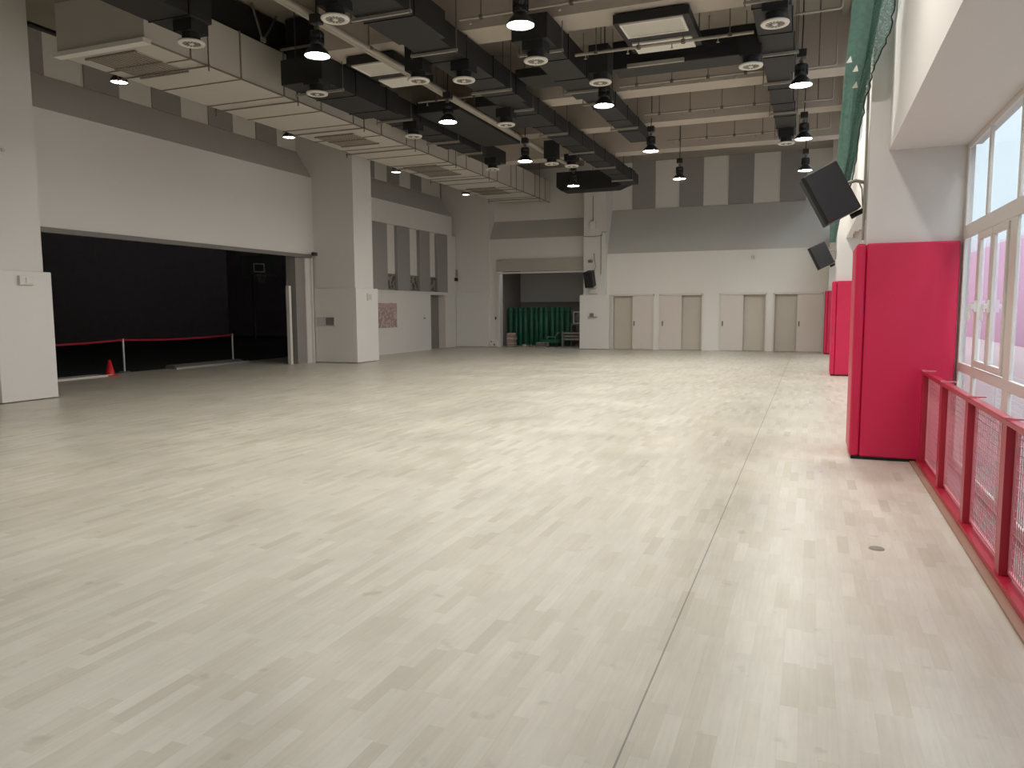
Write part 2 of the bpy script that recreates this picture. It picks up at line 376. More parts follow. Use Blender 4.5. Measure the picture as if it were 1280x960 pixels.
# wall with sliding doors
bays = [(-7.27, -5.62, 'gl'), (-5.42, -3.79, 'lg'), (-3.20, -1.53, 'lg'), (-1.31, 0.37, 'gl')]
mb = MB()
xs = [-7.48] + [v for b_ in bays for v in b_[:2]] + [1.5]
for i in range(0, len(xs), 2): mb.box(xs[i], xs[i + 1], YB, YB + 0.5, 0, 2.12)
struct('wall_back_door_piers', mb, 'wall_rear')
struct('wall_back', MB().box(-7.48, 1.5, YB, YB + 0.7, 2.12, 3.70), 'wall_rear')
struct('wall_back_slope', MB().prism([(YB, 3.70), (YB + 0.75, 5.44), (YB + 1.0, 5.44), (YB + 1.0, 3.70)], 'x', -7.48, 1.5), 'grey_slope')
struct('wall_back_top', MB().box(-7.48, 1.5, YB + 0.78, YB + 1.0, 5.44, ZS), 'white_panel')
struct('wall_back_closets', MB().box(-7.4, 1.5, YB + 0.50, YB + 0.6, 0, 2.2), 'brown')
for k in range(5):
    x0 = -6.68 - 0.9 + 0.0 + 1.86 * k if False else -7.58 + 0.9 + 1.82 * k
    if k == 4: x1 = x0 + 0.6
    else: x1 = x0 + 0.9
    x0 -= 0.0
    mark(MB().box(x0, x1, YB + 0.745, YB + 0.78, 5.45, ZS - 0.01).build('acoustic_panel', 'grey_panel'),
        'grey upright stripe above the sliding doors, %s one from the speaker column' % ords[k], 'wall panel', 'grey stripes on the rear wall')
for i, (x0, x1, kind) in enumerate(bays):
    t = sroot('door_%d' % (i + 2))
    MB().box(x0, x0 + 0.05, YB - 0.03, YB + 0.12, 0, 2.12).box(x1 - 0.05, x1, YB - 0.03, YB + 0.12, 0, 2.12).box(x0, x1, YB - 0.03, YB + 0.12, 2.07, 2.15).build('door_frame', 'frame_white', t, bevel=0.004)
    mid = (x0 + x1) / 2 - (0.02 if kind == 'gl' else -0.02)
    if kind == 'gl': g = (x0 + .05, mid + .05); w = (mid, x1 - .05); hx = mid + 0.07
    else: g = (mid - .05, x1 - .05); w = (x0 + .05, mid); hx = x0 + 0.12
    lf = MB().box(w[0], w[1], YB + 0.01, YB + 0.05, 0.01, 2.07).build('door_leaf', 'door_white', t, bevel=0.003)
    MB().box(hx - .025, hx + .025, YB - 0.01, YB + 0.012, 0.92, 1.10).build('door_handle', 'grey_plastic', lf)
    MB().box(g[0], g[1], YB + 0.16, YB + 0.20, 0.01, 2.07).build('inner_leaf', 'door_grey', t)

# ------------------------------------------------------------------ right side (windows)
cols = [(-1.8, -1.1), (8.78, 9.45), (19.28, 19.95), (28.05, 28.75)]
for y0, y1 in cols:
    struct('pillar', MB().box(0.50, 1.45, y0, y1, 0, ZS), 'wall')
spans = [(-6.3, -1.8), (-1.1, 8.78), (9.45, 19.28), (19.95, 28.05), (28.75, 30.2)]
for y0, y1 in spans:
    struct('wall_right_spandrel', MB().box(0.68, 1.5, y0, y1, 3.18, 4.40), 'wall')
    struct('wall_right_top', MB().box(0.68, 0.9, y0, y1, 6.45, ZS), 'wall')
wn = 4
def frame_rect(mb, x0, x1, y0, y1, z0, z1, w):
    mb.box(x0, x1, y0, y1, z0, z0 + w).box(x0, x1, y0, y1, z1 - w, z1).box(x0, x1, y0, y0 + w, z0 + w, z1 - w).box(x0, x1, y1 - w, y1, z0 + w, z1 - w)
def glass(t, x, y0, y1, z0, z1, name='glass_pane'):
    MB().add([(x, y0, z0), (x, y1, z0), (x, y1, z1), (x, y0, z1)], [(0, 1, 2, 3)]).build(name, 'glass', t)
for (y0, y1) in spans[1:4]:
    # clerestory
    t = sroot('window_%d' % wn); wn += 1
    mb = MB(); frame_rect(mb, 0.70, 0.78, y0, y1, 4.40, 6.45, 0.06)
    n = 6
    for k in range(1, n): yy = y0 + (y1 - y0) * k / n; mb.box(0.70, 0.78, yy - .03, yy + .03, 4.46, 6.39)
    mb.build('window_frame', 'frame_white', t)
    glass(t, 0.74, y0 + .06, y1 - .06, 4.46, 6.39)
# lower window walls
def window_bay(y0, y1, detailed):
    global wn
    t = sroot('window_%d' % wn); wn += 1
    X0, X1 = 1.375, 1.402
    mb = MB()
    mb.box(X0, X1, y0, y1, 2.26, 2.39).box(X0, X1, y0, y1, 3.13, 3.18).box(X0, X1, y0, y1, 0.96, 1.05).box(X0, X1, y0, y1, 0.0, 0.08)
    # verticals: from the far pillar towards the camera
    ys_low = []; y = y1
    mb.box(X0 + .001, X1 - .001, y1 - 0.09, y1, 0.08, 3.13)
    cas = []; fixed = []
    yy = y1 - 0.09
    while yy > y0 + 0.6:
        fixed.append((yy - 0.66, yy)); mb.box(X0 + .001, X1 - .001, yy - 0.76, yy - 0.66, 0.08, 2.26); yy -= 0.78
        if yy - 1.3 < y0: break
        cas.append((yy - 1.12, yy)); mb.box(X0 + .001, X1 - .001, yy - 1.32, yy - 1.12, 0.08, 2.26); yy -= 1.32
    mb.box(X0 + .001, X1 - .001, y0, max(yy, y0 + .06), 0.08, 3.13)
    z = y1 - 1.03
    while z > y0 + .2:
        mb.box(X0, X1, z - 0.07, z, 2.39, 3.13); z -= 1.10
    mb.build('window_frame', 'frame_white', t, bevel=0.006)
    glass(t, 1.392, y0 + .05, y1 - .05, 2.39, 3.13)
    glass(t, 1.392, y0 + .05, y1 - .05, 0.08, 0.96)
    for a, b in fixed: glass(t, 1.392, a, b, 1.05, 2.26)
    for a, b in cas:
        m_ = (a + b) / 2
        for (c, d, s) in ((m_ + .01, b - .01, 1), (a + .01, m_ - .01, -1)):
            fb = MB(); frame_rect(fb, X0 - .012, X1 - .01, c, d, 1.06, 2.25, 0.06)
            sash = fb.build('sash', 'frame_white', t, bevel=0.006)
            glass(sash, 1.385, c + .055, d - .055, 1.115, 2.195)
            if detailed:
                hy = b - 0.05 if s == 1 else a + 0.52
                MB().box(X0 - .035, X0 - .012, hy - .015, hy + .015, 1.55, 1.65).box(X0 - .065, X0 - .035, hy - .015, hy + .015, 1.58, 1.62).tube([(X0 - .062, hy, 1.61), (X0 - .066, hy, 1.55), (X0 - .066, hy - .01, 1.48)], 0.012).build('window_handle', 'frame_white', sash)
window_bay(-1.1, 8.78, True)
window_bay(9.45, 19.28, False)
window_bay(19.95, 28.05, False)
struct('wall_right_near', MB().box(1.40, 1.6, -6.3, -1.8, 0, 3.18).box(1.40, 1.6, 28.75, 30.2, 0, 3.18), 'wall')
struct('floor_window_strip', MB().box(1.12, 1.6, -6.3, 30.2, -0.2, -0.02), 'pale_ground')
struct('ground_outside', MB().box(1.6, 14, -20, 120, -0.3, -0.1), 'pale_ground')
struct('wall_outside', MB().box(8.2, 8.6, -20, 120, -0.1, 13.0), 'facade')

# ------------------------------------------------------------------ red wall pads
def pad(y, x0, x1, ztop, label, yd):
    r = root('wall_pad', label, 'wall pad', (x0, y, 0), 'red pads round the window pillars')
    MB().box(x0 + 0.10, x1, y, y + 0.075, 0.03, ztop).build('front_panel', 'red_vinyl', r, bevel=0.015)
    MB().box(x0, x0 + 0.097, y, y + 0.075, 0.03, ztop).box(x0, x0 + 0.075, y + 0.075, y + yd, 0.03, ztop).build('corner_panel', 'red_vinyl', r, bevel=0.03, seg=3)
    MB().box(x0 + 0.02, x1 - .01, y + 0.01, y + 0.07, 0.0, 0.03).build('base_strip', 'black_steel', r)
    return r
pad(8.70, 0.41, 1.35, 2.25, 'big red vinyl pad round the pillar where the red fence begins', 0.80)
pad(19.20, 0.43, 1.35, 2.20, 'red vinyl pad on the middle pillar, below the smaller raised speaker', 0.80)
pad(27.97, 0.40, 1.35, 2.15, 'red vinyl pad on the pillar beside the sliding doors', 0.80)

# ------------------------------------------------------------------ red fence
r = root('mesh_fence', 'low red steel fence with square wire mesh along the windows', 'fence', (1.08, 5, 0))
posts = [8.52, 7.36, 6.2, 5.05, 3.9, 2.75, 1.6]
for y in posts:
    MB().box(1.05, 1.12, y - 0.055, y + 0.055, 0.0, 0.93).build('post', 'red_metal', r, bevel=0.004)
MB().box(1.04, 1.10, 1.55, 8.62, 0.93, 0.965).build('top_rail', 'red_metal', r, bevel=0.006)
MB().box(1.035, 1.12, 1.55, 8.62, 0.0, 0.05).build('bottom_rail', 'red_metal', r, bevel=0.004)
for a, b in zip(posts[1:], posts[:-1]):
    y0, y1 = a + 0.055, b - 0.055
    mb = MB()
    frame_rect(mb, 1.095, 1.113, y0, y1, 0.07, 0.92, 0.018)
    n = int((y1 - y0) / 0.042)
    for k in range(1, n):
        yy = y0 + (y1 - y0) * k / n; mb.box(1.1005, 1.1045, yy - .0026, yy + .0026, 0.085, 0.905)
    n = 18
    for k in range(1, n):
        zz = 0.08 + 0.83 * k / n; mb.box(1.1045, 1.1085, y0, y1, zz - .0026, zz + .0026)
    mb.build('mesh_panel', 'wire', r)
    MB().box(1.03, 1.06, y1 - 0.06, y1 - 0.03, 0.965, 0.98).box(1.03, 1.15, y1 - 0.055, y1 - 0.035, 0.965, 0.975).build('clip', 'wire', r)
struct('baseboard_right', MB().box(0.985, 1.035, 1.0, 8.68, 0, 0.018), 'wood_trim')

# ------------------------------------------------------------------ big pale duct
r = root('supply_duct', 'large pale galvanised duct running along the wide opening side', 'duct', (-10.8, 9.4, 5.8))
DX0, DX1, DZ0, DZ1 = -11.75, -9.84, 5.8, 6.63
MB().box(DX0, DX1, 9.4, 29.3, DZ0, DZ1).build('duct_body', 'duct', r, bevel=0.01)
MB().box(DX0 - .03, DX1 + .03, 9.34, 9.5, DZ0 - .035, DZ0 + .035).build('end_lip', 'white_plastic', r, label='pale end lip')
fl = MB()
yy = 10.35; k = 0
fy = []
while yy < 29:
    fy.append(yy); yy += 1.22
for yy in fy: 
    MB().box(DX0 - .02, DX1 + .02, yy - .010, yy + .010, DZ0 - .016, DZ1 + .016).build('flange', 'flange', r)
MB().box(DX1 - .012, DX1 + .012, 9.5, 29.2, DZ0 - .012, DZ0 + .012).build('edge_seam', 'flange', r)
for k, yy in enumerate(fy[::2]):
    h = MB().box(DX0 - .12, DX1 + .12, yy + .31, yy + .33, DZ0 - .045, DZ0 - .02).build('hanger_bar', 'flange', r)
    MB().tube([(DX1 + .09, yy + .32, DZ0 - .12), (DX1 + .09, yy + .32, ZS)], 0.012, 6).build('hanger_rod', 'rod', h)
    MB().tube([(DX0 - .09, yy + .32, DZ0 - .12), (DX0 - .09, yy + .32, ZS)], 0.012, 6).build('hanger_rod', 'rod', h)
for (gy0, gy1) in ((9.68, 10.8), (16.0, 17.15), (20.35, 22.0), (24.8, 26.2)):
    g = MB().box(-11.42, -10.35, gy0, gy1, DZ0 - .012, DZ0 - .002).build('return_grille', 'roller', r)
    mb = MB(); frame_rect2 = None
    for k in range(14):
        xx = -11.38 + k * (0.99 / 13); mb.box(xx - .006, xx + .006, gy0 + .03, gy1 - .03, DZ0 - .03, DZ0 - .012)
    mb.box(-11.42, -10.35, (gy0 + gy1) / 2 - .02, (gy0 + gy1) / 2 + .02, DZ0 - .034, DZ0 - .012)
    mb.box(-11.44, -10.33, gy0 - .02, gy0 + .02, DZ0 - .034, DZ0 - .002).box(-11.44, -10.33, gy1 - .02, gy1 + .02, DZ0 - .034, DZ0 - .002)
    mb.build('grille_bars', 'flange', g)

# ------------------------------------------------------------------ black ducts
def black_duct(segs, label, cat='duct', hang=2.4):
    x0, x1, y0, y1, z0, z1 = segs[0]
    r = root('black_duct', label, cat, ((x0 + x1) / 2, y0, z0), 'black ducts under the slab')
    for (x0, x1, y0, y1, z0, z1) in segs:
        b = MB().box(x0, x1, y0, y1, z0, z1).build('duct_section', 'black_duct', r, bevel=0.012)
        yy = y0 + 1.1
        while yy < y1 - .3:
            MB().box(x0 - .012, x1 + .012, yy - .012, yy + .012, z0 - .012, z1 + .012).build('duct_joint', 'black_steel', b); yy += 1.15
        yy = y0 + 0.55
        while yy < y1 - .2:
            h = MB().box(x0 - .09, x1 + .09, yy - .02, yy + .02, z0 - .055, z0 - .015).build('hanger_bar', 'bracket', r, label='pale hanger bar')
            MB().tube([(x0 - .07, yy, z0 - .08), (x0 - .07, yy, ZS)], 0.009, 6).build('hanger_rod', 'rod', h)
            MB().tube([(x1 + .07, yy, z0 - .08), (x1 + .07, yy, ZS)], 0.009, 6).build('hanger_rod', 'rod', h)
            yy += hang
    return r
black_duct([(-9.15, -8.40, 2.0, 9.3, 5.8, 6.17)], 'black wrapped duct beside the pale duct, ending short of its front end')
black_duct([(-9.25, -8.35, 11.95, 14.7, 5.72, 6.17), (-9.15, -8.42, 14.7, 18.6, 5.8, 6.17), (-9.0, -8.45, 18.6, 21.1, 5.8, 6.15)], 'black wrapped duct lying along the middle of the pale duct')
black_duct([(-6.22, -5.40, 2.0, 11.0, 5.76, 6.17), (-6.22, -5.55, 11.0, 15.0, 5.8, 6.17), (-6.22, -5.68, 15.0, 26.4, 5.82, 6.15)], 'longest black wrapped duct, running down the centre of the hall')
black_duct([(-4.55, -3.95, 11.6, 15.2, 5.78, 6.17), (-4.5, -4.02, 15.2, 19.9, 5.85, 6.15)], 'short black wrapped duct between the two middle lamp rows')
black_duct([(-0.92, -0.42, 6.0, 15.0, 5.8, 6.17), (-0.92, -0.50, 15.0, 20.6, 5.82, 6.12)], 'narrow black wrapped duct closest to the windows')
r = root('black_duct', 'black duct branch crossing the hall towards the narrow window-side duct', 'duct', (-2.4, 14.1, 5.9), 'black ducts under the slab')
MB().box(-3.47, -0.94, 13.85, 14.4, 5.86, 6.35).build('duct_section', 'black_duct', r, bevel=0.015)
h = MB().box(-3.2, -2.2, 13.80, 13.86, 5.86, 5.92).build('joint_bar', 'bracket', r)
r = root('black_duct', 'deep dark duct box hung above the pale duct beyond the steel braces', 'duct', (-10.8, 9.7, 6.7), 'black ducts under the slab')
MB().box(-11.7, -9.92, 9.7, 15.9, 6.68, 7.2).build('duct_section', 'black_duct', r, bevel=0.015)
MB().tube([(-10.8, 11.0, 7.18), (-10.8, 11.0, ZS)], 0.012, 6).build('hanger_rod', 'rod', r)
r = root('black_duct', 'dark duct stub above the near end of the duct along the pale duct', 'duct', (-9, 12.7, 6.6), 'black ducts under the slab')
MB().box(-9.71, -8.42, 12.72, 14.8, 6.45, 7.2).build('duct_section', 'black_duct', r, bevel=0.015)
MB().box(-9.80, -8.50, 12.66, 12.70, 6.62, 6.66).build('hanger_bar', 'bracket', r)
MB().tube([(-8.46, 12.68, 6.6), (-8.46, 12.68, ZS)], 0.01, 6).build('hanger_rod', 'rod', r)
r = root('black_duct', 'broad black duct branch linking the pale-duct-side duct to the central duct', 'duct', (-7.3, 15, 5.95), 'black ducts under the slab')
MB().box(-8.33, -7.28, 15.45, 19.2, 5.92, 6.18).build('duct_section', 'black_duct', r, bevel=0.012)
MB().box(-6.9, -6.34, 15.45, 17.6, 5.92, 6.18).build('duct_section', 'black_duct', r, bevel=0.012)
r = root('black_duct', 'black crossing duct with clipped corner in front of the rear speaker column', 'duct', (-7.4, 27.6, 5.85), 'black ducts under the slab')
MB().prism([(-8.78, 5.98), (-8.60, 5.84), (-6.6, 5.84), (-6.05, 6.05), (-6.05, 6.5), (-8.78, 6.5)], 'y', 26.8, 27.6).build('duct_section', 'black_duct', r, bevel=0.02)
MB().tube([(-8.4, 27.2, 6.4), (-8.4, 27.2, ZS)], 0.012, 6).build('hanger_rod', 'rod', r)
MB().tube([(-6.4, 27.2, 6.4), (-6.4, 27.2, ZS)], 0.012, 6).build('hanger_rod', 'rod', r)

# ------------------------------------------------------------------ air units
def air_unit(x0, x1, y0, y1, z, label):
    r = root('air_unit', label, 'air handling unit', ((x0 + x1) / 2, y0, z), 'ceiling air units')
    MB().box(x0 - .1, x1 + .1, y0 - .02, y1 + .05, z + .03, ZB - 0.03).build('casing', 'black_duct', r, bevel=0.01)
    ym = y0 + (y1 - y0) * 0.44; yn = y0 + (y1 - y0) * 0.64
    mb = MB()
    mb.box(x0, x1, y0, y0 + .04, z, z + .028).box(x0, x1, ym - .04, ym, z, z + .028).box(x0, x0 + .04, y0 + .04, ym - .04, z, z + .028).box(x1 - .04, x1, y0 + .04, ym - .04, z, z + .028)
    f = mb.build('panel_frame', 'white_plastic', r, label='white frame')
    MB().box(x0 + .04, x1 - .04, y0 + .04, ym - .04, z + .01, z + .026).build('filter_panel', 'duct', f)
    MB().box(x0, x1, yn, y1, z, z + .028).build('access_panel', 'white_plastic', r, label='white access panel')
    MB().tube([(x0 - .05, y1, z + .1), (x0 - .05, y1, ZS)], 0.012, 6).build('hanger_rod', 'rod', r)
    MB().tube([(x1 + .05, y1, z + .1), (x1 + .05, y1, ZS)], 0.012, 6).build('hanger_rod', 'rod', r)
air_unit(-2.95, -1.97, 12.16, 13.60, 6.0, 'black ceiling unit with white framed panel before the crossing black duct')
air_unit(-7.95, -7.15, 12.30, 13.75, 6.0, 'black ceiling unit with white framed panel beside the paired pipes')
r = root('air_unit', 'low dark tray unit slung between the two middle black ducts', 'air handling unit', (-5.0, 14.2, 6.0), 'ceiling air units')
MB().prism([(-5.45, 6.05), (-5.38, 6.0), (-4.72, 6.0), (-4.65, 6.05), (-4.65, 6.17), (-5.45, 6.17)], 'y', 14.1, 14.9).build('casing', 'black_duct', r, bevel=0.01)
MB().tube([(-5.4, 14.5, 6.1), (-5.4, 14.5, ZS)], 0.01, 6).build('hanger_rod', 'rod', r)
MB().tube([(-4.7, 14.5, 6.1), (-4.7, 14.5, ZS)], 0.01, 6).build('hanger_rod', 'rod', r)

# ------------------------------------------------------------------ pipes
def pipe(pts, rad, label, group='ceiling pipes', mat='pipe', hangers=()):
    r = root('ceiling_pipe', label, 'pipe', pts[0], group)
    MB().tube(pts, rad, 10).build('pipe_run', mat, r)
    for (x, y, z) in hangers:
        MB().tube([(x, y, z), (x, y, ZS)], 0.01, 6).lathe([(rad + .012, -.03), (rad + .018, 0), (rad + .012, .03)], 10, (x, y, z)).build('hanger', 'rod', r)
    return r
pipe([(-7.02, 6.0, 5.93), (-7.02, 22.4, 5.93)], 0.055, 'thicker of the paired grey pipes running over the duct-side lamp row', hangers=[(-7.02, y, 5.93) for y in (8, 11.4, 14.2, 18, 21.5)])
pipe([(-7.20, 6.0, 5.98), (-7.20, 22.0, 5.98)], 0.035, 'thinner of the paired grey pipes running over the duct-side lamp row', hangers=[(-7.20, y, 5.98) for y in (9, 13, 17)])
def sprink(y, xa, xb, z, rad, label, n=3):
    r = pipe([(xa, y, z), (xb, y, z)], rad, label, 'thin sprinkler pipes', 'pipe', [(xa + (xb - xa) * (k + .5) / n, y, z) for k in range(n)])
    for k in range(n):
        x = xa + (xb - xa) * (k + .25) / n
        MB().tube([(x, y, z), (x, y, z - .07)], 0.01, 6).lathe([(0.0, -.09), (.025, -.085), (.025, -.08), (.0, -.07)], 10, (x, y, z)).build('sprinkler_head', 'bracket', r)
sprink(11.3, -5.3, -3.1, 6.12, 0.02, 'thin pale pipe over the nearest middle pendant lamp')
sprink(12.88, -3.88, -0.98, 5.88, 0.025, 'thin pale pipe crossing beneath the white framed unit panels', 4)
sprink(15.75, -3.8, -0.98, 6.10, 0.02, 'thin pipe just before the beam beyond the crossing duct', 4)
sprink(18.2, -3.8, -0.98, 6.10, 0.02, 'thin pipe between the second and third rear beams', 4)
sprink(21.2, -3.8, -0.98, 6.10, 0.02, 'thin pipe ahead of the last beam, duct side', 4)
sprink(15.3, -8.2, -6.4, 6.12, 0.02, 'thin pipe bridging the paired pipes and the pale duct', 2)
for i, (y, lab) in enumerate(((13.0, 'rectangular conduit loop beside the nearest window-side lamp'), (15.9, 'rectangular conduit loop beside the middle window-side lamp'), (18.4, 'rectangular conduit loop beyond the middle window-side lamp'), (21.3, 'rectangular conduit loop above the raised black speaker'))):
    r = root('conduit', lab, 'conduit', (-.3, y, 6.1), 'window-side conduits')
    MB().tube([(-0.38, y, 6.10), (0.26, y, 6.10), (0.28, y, 6.12), (0.28, y, ZS)], 0.018, 8).build('conduit_run', 'pipe', r)
    MB().tube([(-0.02, y, 6.09), (-0.02, y, ZS)], 0.012, 6).build('hanger_rod', 'rod', r)
r = root('brace', 'V-shaped pair of steel braces above the near part of the pale duct', 'brace', (-9.84, 11.2, 6.6))
MB().tube([(-9.82, 12.19, 6.66), (-9.82, 11.9, ZS)], 0.022, 8).tube([(-9.82, 12.19, 6.66), (-9.82, 12.62, ZS)], 0.022, 8).build('brace_bars', 'rod', r)
MB().box(-9.83, -9.79, 12.13, 12.25, 6.64, 6.72).build('brace_foot', 'bracket', r)
r = pipe([(-13.3, 6.0, 6.75), (-13.3, 19.3, 6.75)], 0.05, 'dark pipe high along the near pillar top above the opening wall', mat='black_steel', hangers=[(-13.3, 8.5, 6.75), (-13.3, 14, 6.75)])

# ------------------------------------------------------------------ pendant lamps
def lamp_proto(loc, label):
    r = root('pendant_lamp', label, 'pendant lamp', loc, 'black bell pendant lamps')
    L = dict(local=True)
    def B(mb, name, mat, par=r, **k):
        return mb.build(name, mat, par, local=True, **k)
    B(MB().lathe([(0.178, 0.0), (0.186, 0.0), (0.184, 0.02), (0.15, 0.075), (0.105, 0.12), (0.085, 0.145), (0.08, 0.145), (0.10, 0.115), (0.145, 0.07), (0.172, 0.02), (0.178, 0.0)], 32), 'lamp_shade', 'lamp_black')
    B(MB().disc(0.172, 0.015, 32), 'lamp_lens', 'lamp_on', label='glowing white lens')
    mb = MB().lathe([(0.0, 0.145), (0.085, 0.145), (0.095, 0.17), (0.097, 0.22), (0.085, 0.235), (0.085, 0.25), (0.098, 0.265), (0.098, 0.33), (0.09, 0.345), (0.0, 0.345)], 24)
    for k in range(12):
        a = 2 * PI * k / 12; mb.box(0.085, 0.107, -0.004, 0.004, 0.17, 0.33, rot=Matrix.Rotation(a, 3, 'Z'))
    B(mb, 'lamp_housing', 'lamp_black')
    B(MB().tube([(0, 0, 0.34), (0, 0, 0.46)], 0.014, 8).lathe([(0.03, .38), (.042, .40), (.03, .42)], 12), 'swivel', 'rod')
    B(MB().box(-.08, .08, -.075, .075, 0.45, 0.58), 'driver_box', 'lamp_black', bevel=0.012)
    B(MB().tube([(0, 0, 0.58), (0.01, 0, 1.0), (0, 0, ZS - loc[2])], 0.011, 6), 'suspension_rod', 'black_steel')
    return r
rows = [(-6.87, 'row by the pale duct'), (-3.68, 'middle row'), (-0.29, 'row by the windows')]
lys = [(5.4, None), (9.73, 'first'), (14.05, 'second'), (18.45, 'third'), (22.65, 'fourth')]
proto = None
for x, rn in rows:
    for y, on_ in lys:
        if on_: lab = 'black bell pendant lamp, %s, %s one counted into the hall' % (rn, on_)
        else: lab = 'black bell pendant lamp, %s, %s the camera' % (rn, 'just ahead of' if y > 3 else 'right above')
        loc = (x, y, 5.3)
        if proto is None: proto = lamp_proto(loc, lab)
        else: copy_tree(proto, loc, lab)
# small drum lights tucked between the pale duct and the wall
pr = None
for k, y in enumerate((11.15, 16.2, 21.5, 26.7)):
    lab = 'small lit downlight between pale duct and side wall, %s one counted into the hall' % ords[k]
    loc = (-12.35, y, 5.9)
    if pr is None:
        pr = root('downlight', lab, 'downlight', loc, 'small downlights behind the pale duct')
        MB().lathe([(0.15, 0), (0.16, 0), (0.15, .05), (0.09, .13), (0.0, .13)], 24).build('lamp_shade', 'lamp_black', pr, local=True)
        MB().disc(0.148, 0.012, 24).build('lamp_lens', emit('soft_lamp_glow', 'fff4e6', 9), pr, local=True, label='glowing lens')
        MB().tube([(0, 0, .13), (0, 0, ZS - 5.9)], 0.01, 6).build('suspension_rod', 'rod', pr, local=True)
    else: copy_tree(pr, loc, lab)

# ------------------------------------------------------------------ round swirl diffusers
def swirl():
    mb = MB()
    for k in range(14):
        a = 2 * PI * k / 14
        p = [(0.045, -0.004), (0.125, 0.012), (0.125, 0.030), (0.045, 0.006)]
        R_ = Matrix.Rotation(a, 3, 'Z')
        vs = [R_ @ Vector((x, y, -0.004)) for x, y in p] + [R_ @ Vector((x, y, -0.001)) for x, y in p]
        mb.add(vs, [(0, 1, 2, 3), (4, 5, 6, 7), (0, 1, 5, 4), (1, 2, 6, 5), (2, 3, 7, 6), (3, 0, 4, 7)])
    return mb
dproto = {}
def diffuser(x, y, ztop, label, big=True):
    loc = (x, y, 5.5); key = round(ztop, 2)
    if key in dproto: return copy_tree(dproto[key], loc, label)
    r = root('ceiling_diffuser', label, 'air diffuser', loc, 'round white swirl diffusers')
    MB().lathe([(0.0, 0.0), (0.14, 0.0), (0.15, -0.012), (0.185, -0.006), (0.195, 0.01), (0.19, 0.025), (0.14, 0.035), (0.0, 0.035)], 36).build('diffuser_plate', 'white_plastic', r, local=True)
    MB().lathe([(0.128, -0.002), (0.128, -0.0008), (0.04, -0.0008), (0.04, -0.002)], 30).build('recess_ring', 'roller', r, local=True)
    swirl().build('swirl_vanes', 'dark_swirl', r, local=True, label='dark swirl vanes')
    MB().lathe([(0.03, -0.012), (0.035, 0)], 16).disc(0.03, -0.012, 16).build('centre_cap', 'white_plastic', r, local=True)
    MB().box(-.17, .17, -.17, .17, 0.14, ztop - 5.5).lathe([(0.13, 0.03), (0.13, 0.15)], 20).build('plenum_neck', 'black_duct', r, local=True)
    dproto[key] = r
    return r
for (x, y, zt, lab) in (
    (-8.62, 9.1, 5.8, 'round white diffuser at the end of the short near black duct'),
    (-6.12, 9.1, 5.76, 'round white diffuser on the long central duct, closest to the camera'),
    (-8.5, 12.0, 5.72, 'round white diffuser under the near end of the duct along the pale duct'),
    (-6.42, 12.0, 6.1, 'round white diffuser of a close pair, the one beside the paired pipes'),
    (-5.69, 12.28, 5.8, 'round white diffuser of a close pair, the one under the long duct'),
    (-4.2, 11.78, 5.78, 'round white diffuser at the front of the short black duct'),
    (-0.60, 11.54, 5.8, 'round white diffuser at the near end of the narrow window-side duct'),
    (-1.05, 13.35, 6.1, 'round white diffuser peeping out beside the narrow window-side duct'),
    (-3.55, 13.3, 6.1, 'round white diffuser behind the second middle pendant lamp'),
    (-8.55, 15.7, 5.8, 'round white diffuser midway along the pale duct'),
    (-6.20, 15.5, 5.82, 'round white diffuser under the middle of the long central duct'),
    (-8.5, 20.2, 5.8, 'round white diffuser at the far end beside the pale duct'),
    (-6.70, 20.06, 6.1, 'round white diffuser far down the hall, the one nearer the pale duct'),
    (-6.30, 20.6, 5.82, 'round white diffuser far down the hall under the long duct'),
    (-0.70, 19.8, 5.82, 'round white diffuser at the far tip of the narrow window-side duct')):
    diffuser(x, y, zt, lab)

# ------------------------------------------------------------------ speakers
def speaker(c, w, d, h, tilt, yaw, label, name='wall_speaker'):
    # local: front faces -X, width along Y, height Z
    R_ = Matrix.Rotation(yaw, 3, 'Z') @ Matrix.Rotation(tilt, 3, 'Y')
    r = root(name, label, 'speaker', c, 'black wall speakers')
    def P(x, y, z): return tuple(R_ @ Vector((x, y, z)))
    mb = MB(); poly = [(-d / 2 + .03, -w / 2), (d / 2, -w / 2 * .72), (d / 2, w / 2 * .72), (-d / 2 + .03, w / 2)]
    vs = [P(x, y, -h / 2) for x, y in poly] + [P(x, y, h / 2) for x, y in poly]
    mb.add(vs, [(0, 1, 2, 3), (4, 5, 6, 7)] + [(i, (i + 1) % 4, 4 + (i + 1) % 4, 4 + i) for i in range(4)])
    mb.build('cabinet', 'black', r, local=True, bevel=0.012)
    mb = MB(); poly = [(-d / 2, -w / 2 + .03), (-d / 2 + .03, -w / 2), (-d / 2 + .03, w / 2), (-d / 2, w / 2 - .03)]
    vs = [P(x, y, -h / 2) for x, y in poly] + [P(x, y, h / 2) for x, y in poly]
    mb.add(vs, [(0, 1, 2, 3), (4, 5, 6, 7)] + [(i, (i + 1) % 4, 4 + (i + 1) % 4, 4 + i) for i in range(4)])
    mb.build('front_grille', 'black_grille', r, local=True, bevel=0.004)
    return r, P
